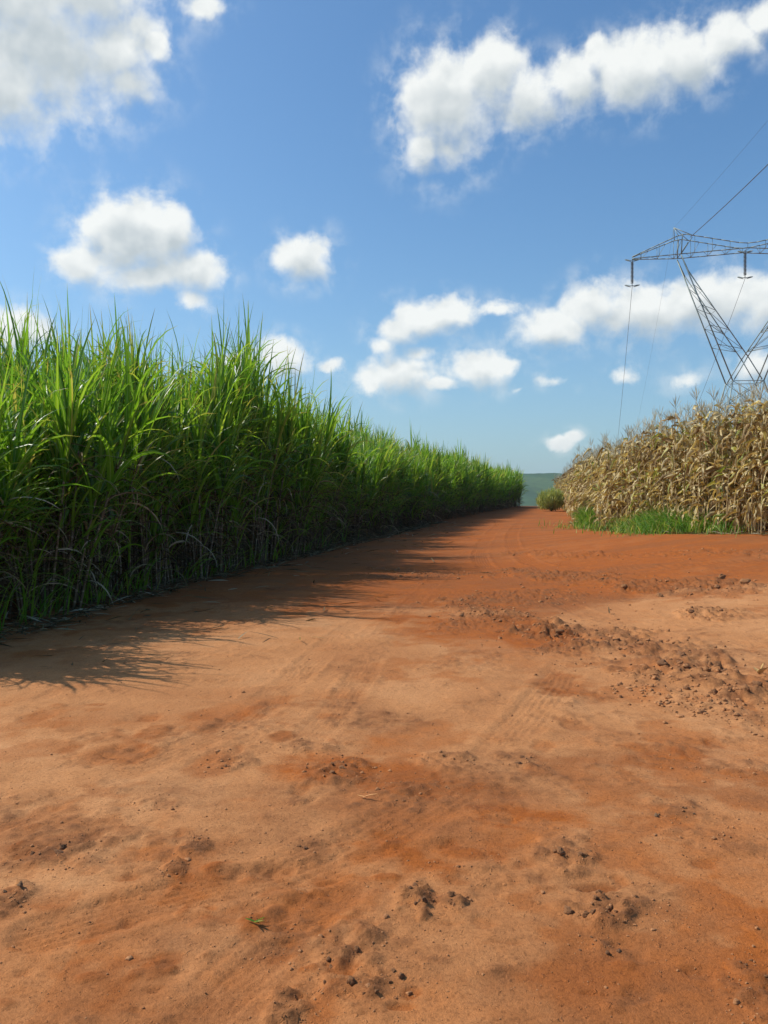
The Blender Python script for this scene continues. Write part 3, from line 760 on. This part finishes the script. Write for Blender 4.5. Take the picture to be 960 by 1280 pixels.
wire((-W2, 0, zt - .1 - LI), 13.5, 330, -16, 13, .016, 'thin power line dropping away from the leftmost insulator')
wire((0, 0, zt + .35 - LI), 13.5, 330, -16, 13, .016, 'thin power line dropping away from the middle insulator')
wire((-A2 + .9, 0, zpk - .1), 5.8 + 180, 120, 1.5, 3.0, .028, 'dark power line rising from the beam to the top edge of the sky')
wire((-A2 - .45, 0, zh), 4.6 + 180, 120, 3.0, 2.0, .006, 'faint earth wire rising from the tip of the pylon horn')
wire((-A2 - .45, 0, zh), 13.5, 330, -16, 11, .006, 'faint earth wire dropping away behind the horn of the pylon')

# ------------------------------------------------------------------ clods, stones, scraps
def clod_mesh(seed, lump=.35):
    r = np.random.default_rng(seed); nu, nv = 16, 11
    u = np.linspace(0, 2 * np.pi, nu, endpoint=False); v = np.linspace(.03, np.pi - .03, nv)
    UU, VV = np.meshgrid(u, v); d = np.stack([np.sin(VV) * np.cos(UU), np.sin(VV) * np.sin(UU), np.cos(VV)], -1)
    rad = np.ones(UU.shape)
    for _ in range(13):   # flat broken faces
        c = r.normal(0, 1, 3); c /= np.linalg.norm(c); lim = r.uniform(.45, .8)
        dd = d @ c; rad = np.where(dd * rad > lim, lim / np.maximum(dd, .05), rad)
    rad *= 1 + .09 * r.normal(0, 1, rad.shape) + .22 * np.sin(d @ r.normal(0, 3, 3) + r.uniform(0, 6)) * np.sin(d @ r.normal(0, 4, 3))
    P = d * rad[..., None] * np.array([1, r.uniform(.6, .95), r.uniform(.5, .8)]); P[..., 2] += .10
    i = np.arange(nv - 1)[:, None]; j = np.arange(nu)[None]
    Q_ = np.stack([i * nu + j, (i + 1) * nu + j, (i + 1) * nu + (j + 1) % nu, i * nu + (j + 1) % nu], -1).reshape(-1, 4)
    return P.reshape(-1, 3).astype(np.float32), Q_
shapes = [clod_mesh(40 + i) for i in range(10)]
cm = {}
def clod_me(i, m):
    if (i, m.name) not in cm: V_, Q_ = shapes[i]; cm[(i, m.name)] = mesh_np('soil_clod', V_, Q_, m, smooth=False)
    return cm[(i, m.name)]
r = np.random.default_rng(55)
def clod(px, v, size, m, label, group):
    x, y = gp(px, v); s = size * y / F
    o = link_mesh('soil_clod', clod_me(int(r.integers(10)), m))
    o.location = (x, y, float(hz_at(x, y)[0]) - s * .06); o.scale = (s, s, s); o.rotation_euler = (r.normal(0, .25), r.normal(0, .25), r.uniform(0, 6.28))
    tag(o, label, 'soil clod', group)
CL = [  # px, v, rx, ry, number, size px, material, label
    (60, 1078, 55, 16, 7, 4.5, M_darkclod, 'small dark soil clod in the broken patch by the left picture edge'),
    (15, 1128, 16, 12, 4, 8, M_greyclod, 'greyish soil clod in the lump at the left picture edge'),
    (430, 965, 48, 14, 8, 4, M_clod, 'small brown soil clod in the crumbly patch above the orange scrap'),
    (272, 958, 22, 10, 5, 4, M_clod, 'small brown soil clod by the shallow left footprints'),
    (388, 1060, 36, 8, 4, 4, M_darkclod, 'small dark soil clod in the short crumbled streak left of centre'),
    (520, 1128, 14, 16, 6, 8, M_darkclod, 'dark soil clod in the heap right of the green sprig'),
    (563, 1130, 12, 4, 2, 7, M_clod, 'brown soil clod just right of the dark heap'),
    (450, 1225, 55, 36, 14, 6, M_clod, 'brown soil clod in the churned patch at the bottom middle'),
    (765, 1140, 60, 22, 18, 7, M_clod, 'brown soil clod in the big churned patch at lower right'),
    (760, 1180, 40, 18, 6, 7, M_darkclod, 'dark soil clod in the hollow of the big churned patch'),
    (715, 1072, 26, 12, 6, 5, M_clod, 'brown soil clod in the small patch above the big churned one'),
    (940, 1235, 30, 36, 10, 7, M_clod, 'brown soil clod in the churned patch in the lower right corner'),
    (655, 952, 16, 6, 5, 5, M_darkclod, 'dark soil clod in the small heap on the tyre track'),
    (845, 1018, 26, 8, 6, 4.5, M_greyclod, 'greyish soil clod in the curved scrape at right'),
    (880, 767, 24, 3.5, 7, 5, M_darkclod, 'dark soil clod in the little pile on the pale sandy strip'),
    (620, 768, 50, 11, 14, 3.2, M_clod, 'small brown soil clod in the loose strip near the shadow end')]
for px, v, rx, ry, n, s, m, lab in CL:
    for k in range(n):
        a = r.uniform(0, 6.28); q = math.sqrt(r.random())
        clod(px + rx * q * math.cos(a), v + ry * q * math.sin(a), s * r.lognormal(-.1, .5) * .68, m, lab, 'soil clods in the broken patches')
wr = smooth_pts(WINDROW[0][0])
for k in range(75):
    i = r.integers(len(wr)); x = wr[i][0] + r.normal(0, .22); y = wr[i][1] + r.normal(0, .16); s = r.lognormal(-3.6, .5)
    o = link_mesh('soil_clod', clod_me(int(r.integers(10)), M_darkclod if r.random() < .5 else M_clod)); o.location = (x, y, float(hz_at(x, y)[0]) - s * .06)
    o.scale = (s, s, s); o.rotation_euler = (r.normal(0, .3), r.normal(0, .3), r.uniform(0, 6.28))
    tag(o, 'rough brown soil clod in the long ridge curving to the yellow husk', 'soil clod', 'soil clods heaped in the long ridge')
wr = smooth_pts(WINDROW[2][0])
for k in range(40):
    i = r.integers(len(wr)); x = wr[i][0] + r.normal(0, .3); y = wr[i][1] + r.normal(0, .25); s = r.lognormal(-3.35, .5)
    o = link_mesh('soil_clod', clod_me(int(r.integers(10)), M_clod)); o.location = (x, y, float(hz_at(x, y)[0]) - s * .06)
    o.scale = (s, s, s); o.rotation_euler = (r.normal(0, .3), r.normal(0, .3), r.uniform(0, 6.28))
    tag(o, 'brown soil clod in the farther ridge crossing the track towards the corn', 'soil clod', 'soil clods on the farther ridge')
clod(949, 866, 9, M_darkclod, 'black soil clod directly below the yellow husk scrap', 'soil clods heaped in the long ridge')
# uncountable crumbs
G = Geo(); lowV = [clod_mesh(90 + i) for i in range(4)]
def crumb(x, y, s):
    V_, Q_ = lowV[int(r.integers(4))]; a = r.uniform(0, 6.28); c, q = math.cos(a), math.sin(a)
    Rm = np.array([[c, -q, 0], [q, c, 0], [0, 0, 1]]); G.add(V_ @ Rm.T * s + [x, y, float(hz_at(x, y)[0])], Q_)
for px, v, rx, ry, hh, dk in ROUGH:
    if hh < 0: continue
    for k in range(int(10 + rx * ry * .035)):
        a = r.uniform(0, 6.28); q = math.sqrt(r.random()) * 1.25; x, y = gp(px + rx * q * math.cos(a), v + ry * q * math.sin(a)); crumb(x, y, r.lognormal(-5.1, .45) * y / 4 ** .8 * .6)
for k in range(1500):
    x, y = gp(r.uniform(-10, 970), r.uniform(740, 1290)); crumb(x, y, r.lognormal(-5.75, .55) * (y / 4) ** .7)
for pix, w, hh, dk in WINDROW:
    wr = smooth_pts(pix)
    for k in range(330): i = r.integers(len(wr)); crumb(wr[i][0] + r.normal(0, w), wr[i][1] + r.normal(0, w * .8), r.lognormal(-4.5, .5))
tag(link_mesh('soil_crumbs', G.mesh('soil_crumbs', [M_clod], smooth=False)), 'tiny soil crumbs strewn over the dirt', 'soil crumbs', kind='stuff')

def scrap(name, px, v, n, L, W, mat, label, cat, lift=.01, up=1.45):
    x, y = gp(px, v); g = Geo(); rr = np.random.default_rng(int(px))
    add_blades(g, rr, np.tile([0, 0, 0], (n, 1)), rr.uniform(0, 6.28, n), rr.uniform(.6, 1, n) * L, np.full(n, up) + rr.normal(0, .15, n), rr.uniform(-.3, .5, n), np.full(n, W), rr.normal(0, .8, n), 6, 0, .3, .9, prof='corn', fold=.5)
    o = link_mesh(name, g.mesh(name, [mat])); o.location = (x, y, float(hz_at(x, y)[0]) + lift); tag(o, label, cat)
scrap('green_sprig', 318, 1163, 5, .045, .009, M_grass, 'tiny bright green sprig lying alone on the sand', 'sprig', .006, 1.2)
scrap('leaf_scrap', 455, 1006, 2, .07, .014, M_scrap, 'small orange leaf scrap lying right of the crumbly patch', 'leaf scrap', .008)
scrap('husk_scrap', 951, 856, 4, .12, .05, M_cob, 'yellow corn husk scrap on the ridge at the right edge', 'husk scrap', .05, .7)
scrap('twig', 762, 770, 1, .25, .015, M_canedry, 'pale dry twig lying on the sandy strip', 'twig', .02)

# ------------------------------------------------------------------ far hill
hx = np.linspace(-900, 1600, 420); hy = np.linspace(1150, 2300, 110); HX, HY = np.meshgrid(hx, hy)
prof = sstep(1150, 1600, HY) * (1 - .3 * sstep(1900, 2300, HY))
HH = -26 + prof * (78 + 8 * fbm(HX, HY, .0022, 4, 3) - 5 * sstep(330, 700, HX) - 6 * sstep(100, -500, HX)) + (3 * fbm(HX, HY, .012, 3, 4) + 4 * fbm(HX, HY, .05, 2, 14)) * prof
V = np.stack([HX, HY, HH], -1).reshape(-1, 3); nx_ = len(hx); jj, ii = np.meshgrid(np.arange(len(hy) - 1), np.arange(nx_ - 1), indexing='ij')
Q = np.stack([jj * nx_ + ii, jj * nx_ + ii + 1, (jj + 1) * nx_ + ii + 1, (jj + 1) * nx_ + ii], -1).reshape(-1, 4)
def hill_mat():
    m, nt = newmat('wooded_hill'); L = nt.links; tc = N(nt, 'ShaderNodeTexCoord')
    a = N(nt, 'ShaderNodeTexNoise'); a.inputs['Scale'].default_value = .006; a.inputs['Detail'].default_value = 8; L.new(tc.outputs['Object'], a.inputs['Vector'])
    b = N(nt, 'ShaderNodeTexNoise'); b.inputs['Scale'].default_value = .08; b.inputs['Detail'].default_value = 5; L.new(tc.outputs['Object'], b.inputs['Vector'])
    c = ramp(nt, [(.35, (.018, .050, .014)), (.55, (.036, .085, .022)), (.7, (.075, .125, .035))]); L.new(a.outputs['Fac'], c.inputs[0])
    vo = N(nt, 'ShaderNodeTexVoronoi'); vo.inputs['Scale'].default_value = .0065; L.new(tc.outputs['Object'], vo.inputs['Vector'])
    fs = N(nt, 'ShaderNodeSeparateColor'); L.new(vo.outputs['Color'], fs.inputs[0])
    cf = mixc(nt, math_n(nt, 'MULTIPLY', fs.outputs[0], .75), c.outputs[0], (.085, .13, .04))
    c2 = mixc(nt, 1, cf, mixc(nt, b.outputs['Fac'], (.5, .5, .5), (1.5, 1.5, 1.5)), 'MULTIPLY')
    bs = N(nt, 'ShaderNodeBsdfPrincipled'); bs.inputs['Roughness'].default_value = 1; bs.inputs['Specular IOR Level'].default_value = 0; L.new(c2, bs.inputs['Base Color'])
    o = N(nt, 'ShaderNodeOutputMaterial'); L.new(bs.outputs[0], o.inputs[0]); return m
tag(link_mesh('hill', mesh_np('hill', V, Q, hill_mat())), 'long flat topped green hill on the horizon', 'hill', kind='structure')

# ------------------------------------------------------------------ haze: one box of even air
HAZE_D = 1.7e-4
bx = [-1100, 2000]; by = [-150, 2450]; bz = [-40, 75]
V = np.array([(x, y, z) for z in bz for y in by for x in bx]); Q = [(0, 2, 3, 1), (4, 5, 7, 6), (0, 1, 5, 4), (2, 6, 7, 3), (0, 4, 6, 2), (1, 3, 7, 5)]
m, nt = newmat('haze'); pv = N(nt, 'ShaderNodeVolumePrincipled'); pv.inputs['Color'].default_value = (.72, .86, 1, 1); pv.inputs['Density'].default_value = HAZE_D; pv.inputs['Anisotropy'].default_value = .2
o = N(nt, 'ShaderNodeOutputMaterial'); nt.links.new(pv.outputs[0], o.inputs['Volume'])
tag(link_mesh('haze', mesh_np('haze', V, Q, m, smooth=False)), 'pale blue haze in the air over the far hill', 'haze', kind='stuff')

# ------------------------------------------------------------------ sky, clouds, sun
SUN_EL, SUN_AZ = R(46), R(-76)        # azimuth from +Y (ahead), negative is to the left
w = bpy.data.worlds.new('World'); scene.world = w; w.use_nodes = True; nt = w.node_tree; nt.nodes.clear(); L = nt.links
sky = N(nt, 'ShaderNodeTexSky', sky_type='NISHITA'); sky.sun_disc = False; sky.sun_elevation = SUN_EL; sky.sun_rotation = SUN_AZ % (2 * math.pi)
sky.air_density = 1.0; sky.dust_density = 3.0; sky.ozone_density = 6; sky.altitude = 500
hs = N(nt, 'ShaderNodeHueSaturation'); hs.inputs['Saturation'].default_value = 1.08; L.new(sky.outputs[0], hs.inputs['Color'])
skyc = mixc(nt, 1, hs.outputs[0], (1.04, 1.27, 1.27), 'MULTIPLY')
tc = N(nt, 'ShaderNodeTexCoord'); sep = N(nt, 'ShaderNodeSeparateXYZ'); L.new(tc.outputs['Generated'], sep.inputs[0])
az = math_n(nt, 'ARCTAN2', sep.outputs[0], sep.outputs[1]); el = math_n(nt, 'ARCSINE', sep.outputs[2])
cmb = N(nt, 'ShaderNodeCombineXYZ'); L.new(az, cmb.inputs[0]); L.new(el, cmb.inputs[1])
def ae(px, v):
    a = math.atan((px - 480) / F); return a, math.atan((HZ - v) / F * math.cos(a))
lowh = math_n(nt, 'MULTIPLY', math_n(nt, 'POWER', 2.718, math_n(nt, 'MULTIPLY', math_n(nt, 'ABSOLUTE', el), -7.5)), .42)
skyc = mixc(nt, lowh, skyc, (5.2, 6.9, 7.2))   # thick summer air low over the land
BL = [ # px, v, rx, ry, weight
 (55, 60, 115, 75, 1), (0, 115, 80, 58, 1), (140, 70, 65, 50, .95), (196, 64, 24, 22, .8), (160, 108, 38, 26, .85), (175, 40, 50, 40, .6), (20, 0, 140, 60, 1), (110, -10, 100, 45, .95), (255, 14, 42, 22, .62),
 (170, 300, 62, 46, 1.1), (105, 326, 42, 26, .9), (215, 292, 34, 34, 1), (165, 272, 46, 24, 1), (238, 338, 44, 28, .95), (120, 280, 26, 22, .8), (185, 345, 70, 24, .9), (238, 380, 34, 22, .55),
 (381, 322, 38, 29, .95),
 (555, 140, 58, 58, 1.05), (612, 100, 50, 40, 1), (530, 188, 34, 30, .8), (560, 195, 30, 25, .7), (660, 122, 52, 36, .95), (722, 105, 46, 34, .9), (790, 98, 62, 38, 1), (850, 82, 58, 38, .95), (912, 52, 48, 28, .9), (955, 25, 40, 22, .85), (742, 72, 18, 22, .75),
 (498, 412, 36, 24, .85), (560, 388, 48, 20, .9), (620, 386, 52, 13, .5), (530, 400, 50, 24, .9), (480, 435, 30, 22, .5), (520, 440, 40, 18, .45),
 (500, 468, 48, 28, .9), (465, 478, 30, 20, .7), (598, 462, 42, 26, .95), (628, 457, 26, 16, .7), (550, 478, 60, 14, .6),
 (740, 385, 46, 34, .95), (800, 392, 72, 32, 1), (690, 415, 58, 28, .85), (880, 380, 80, 34, 1), (960, 380, 66, 36, .95),
 (780, 472, 36, 24, .36), (690, 478, 50, 16, .22), (860, 470, 44, 24, .26), (945, 452, 32, 28, .75), (650, 485, 24, 12, .15),
 (700, 554, 24, 11, .72), (716, 548, 20, 11, .6), (740, 562, 18, 9, .1),
 (352, 448, 36, 26, 1), (415, 457, 22, 12, .62), (25, 412, 44, 30, .95), (300, 455, 40, 20, .7), (560, 575, 60, 6, .02)]
gt = bpy.data.node_groups.new('cloud_field', 'ShaderNodeTree')
gt.interface.new_socket('P', in_out='INPUT', socket_type='NodeSocketVector'); gt.interface.new_socket('F', in_out='OUTPUT', socket_type='NodeSocketFloat')
gi = gt.nodes.new('NodeGroupInput'); go = gt.nodes.new('NodeGroupOutput'); acc = None
for px, v, rx, ry, wt in BL:
    a, e = ae(px, v); ia, ie = F / rx * math.cos(a) ** -1 * 1.0, F / ry * math.cos(e) ** -1 * 1.0
    ca_ = math.cos(a); ia = F / rx / (ca_ ** -2) * 1.0 if False else F / (rx * ca_ * ca_); ie = F / (ry * ca_)
    vm = gt.nodes.new('ShaderNodeVectorMath'); vm.operation = 'MULTIPLY_ADD'; gt.links.new(gi.outputs[0], vm.inputs[0])
    vm.inputs[1].default_value = (ia, ie, 0); vm.inputs[2].default_value = (-a * ia, -e * ie, 0)
    ln = gt.nodes.new('ShaderNodeVectorMath'); ln.operation = 'LENGTH'; gt.links.new(vm.outputs[0], ln.inputs[0])
    f = math_n(gt, 'SUBTRACT', wt + .12, ln.outputs['Value'])
    if acc is None: acc = f
    else:
        acc = math_n(gt, 'SMOOTH_MAX', acc, f, .18)
gt.links.new(acc, go.inputs[0])
def fbm_n(scale, det, rough, vec, dist=0):
    n = N(nt, 'ShaderNodeTexNoise'); n.inputs['Scale'].default_value = scale; n.inputs['Detail'].default_value = det; n.inputs['Roughness'].default_value = rough; n.inputs['Distortion'].default_value = dist
    L.new(vec, n.inputs['Vector']); return n
vec = cmb.outputs[0]
wn = fbm_n(14, 7, .6, vec); ws = N(nt, 'ShaderNodeVectorMath', operation='SUBTRACT'); L.new(wn.outputs['Color'], ws.inputs[0]); ws.inputs[1].default_value = (.5, .5, .5)
wm = N(nt, 'ShaderNodeVectorMath', operation='MULTIPLY_ADD'); L.new(ws.outputs[0], wm.inputs[0]); wm.inputs[1].default_value = (.036, .030, 0); L.new(vec, wm.inputs[2])
gnode = N(nt, 'ShaderNodeGroup'); gnode.node_tree = gt; L.new(wm.outputs[0], gnode.inputs[0]); Fd = gnode.outputs[0]
def voff(v_, dx_, dy_):
    o_ = N(nt, 'ShaderNodeVectorMath', operation='ADD'); L.new(v_, o_.inputs[0]); o_.inputs[1].default_value = (dx_, dy_, 0); return o_.outputs[0]
g2 = N(nt, 'ShaderNodeGroup'); g2.node_tree = gt; L.new(voff(wm.outputs[0], -.006, .019), g2.inputs[0]); F2 = g2.outputs[0]
n0 = fbm_n(27, 8, .6, vec, .15).outputs['Fac']; n1 = fbm_n(22, 3, .5, voff(vec, -.006, .012), .1).outputs['Fac']; n2 = fbm_n(22, 3, .5, vec, .1).outputs['Fac']
d0 = math_n(nt, 'ADD', Fd, math_n(nt, 'MULTIPLY', math_n(nt, 'SUBTRACT', n0, .5), 1.5))
def ss(x, lo, hi):
    n = N(nt, 'ShaderNodeMapRange'); n.interpolation_type = 'SMOOTHSTEP'; L.new(x, n.inputs[0]); n.inputs[1].default_value = lo
    if isinstance(hi, (int, float)): n.inputs[2].default_value = hi
    else: L.new(hi, n.inputs[2])
    return n.outputs[0]
alpha = ss(d0, -.20, math_n(nt, 'ADD', math_n(nt, 'MULTIPLY', F2, .5, clamp=True), .46))
veil = math_n(nt, 'MULTIPLY', math_n(nt, 'MULTIPLY', ss(n0, .42, .72), ss(Fd, -.95, .15)), .42)
alpha = math_n(nt, 'MAXIMUM', alpha, veil)
lit = math_n(nt, 'MULTIPLY', math_n(nt, 'SUBTRACT', n2, n1), 1.5)         # facing the sun
shade = math_n(nt, 'SUBTRACT', math_n(nt, 'MULTIPLY', ss(F2, .0, .95), .85), lit, clamp=True)
cloudc = mixc(nt, shade, (7.9, 8.05, 7.8), (4.5, 5.0, 5.2))
final = mixc(nt, math_n(nt, 'MULTIPLY', alpha, .95), skyc, cloudc)
bg = N(nt, 'ShaderNodeBackground'); bg.inputs[1].default_value = .113; L.new(final, bg.inputs[0])
wo = N(nt, 'ShaderNodeOutputWorld'); L.new(bg.outputs[0], wo.inputs[0])

sl = bpy.data.lights.new('sun', 'SUN'); sl.energy = 4.1; sl.angle = R(.53); sl.color = (1, .94, .84)
so = bpy.data.objects.new('sun', sl); col.objects.link(so)
sd = Vector((math.sin(SUN_AZ) * math.cos(SUN_EL), math.cos(SUN_AZ) * math.cos(SUN_EL), math.sin(SUN_EL)))
so.rotation_euler = (-sd).to_track_quat('-Z', 'Y').to_euler(); so.location = sd * 60

cam = bpy.data.cameras.new('camera'); cam.sensor_fit = 'VERTICAL'; cam.angle_y = 2 * math.atan(640 / F); cam.clip_start = .05; cam.clip_end = 9000
co = bpy.data.objects.new('camera', cam); col.objects.link(co); co.location = (0, 0, CAM_Z); co.rotation_euler = (R(90) - math.atan(12 / F), 0, 0)
scene.camera = co
vs = scene.view_settings; vs.view_transform = 'Standard'; vs.look = 'None'; vs.gamma = 1; vs.exposure = .12; vs.use_curve_mapping = False
scene.render.engine = 'CYCLES'
cy = scene.cycles; cy.max_bounces = 8; cy.diffuse_bounces = 3; cy.transmission_bounces = 4; cy.volume_bounces = 0; cy.use_denoising = True
cy.volume_step_rate = 4
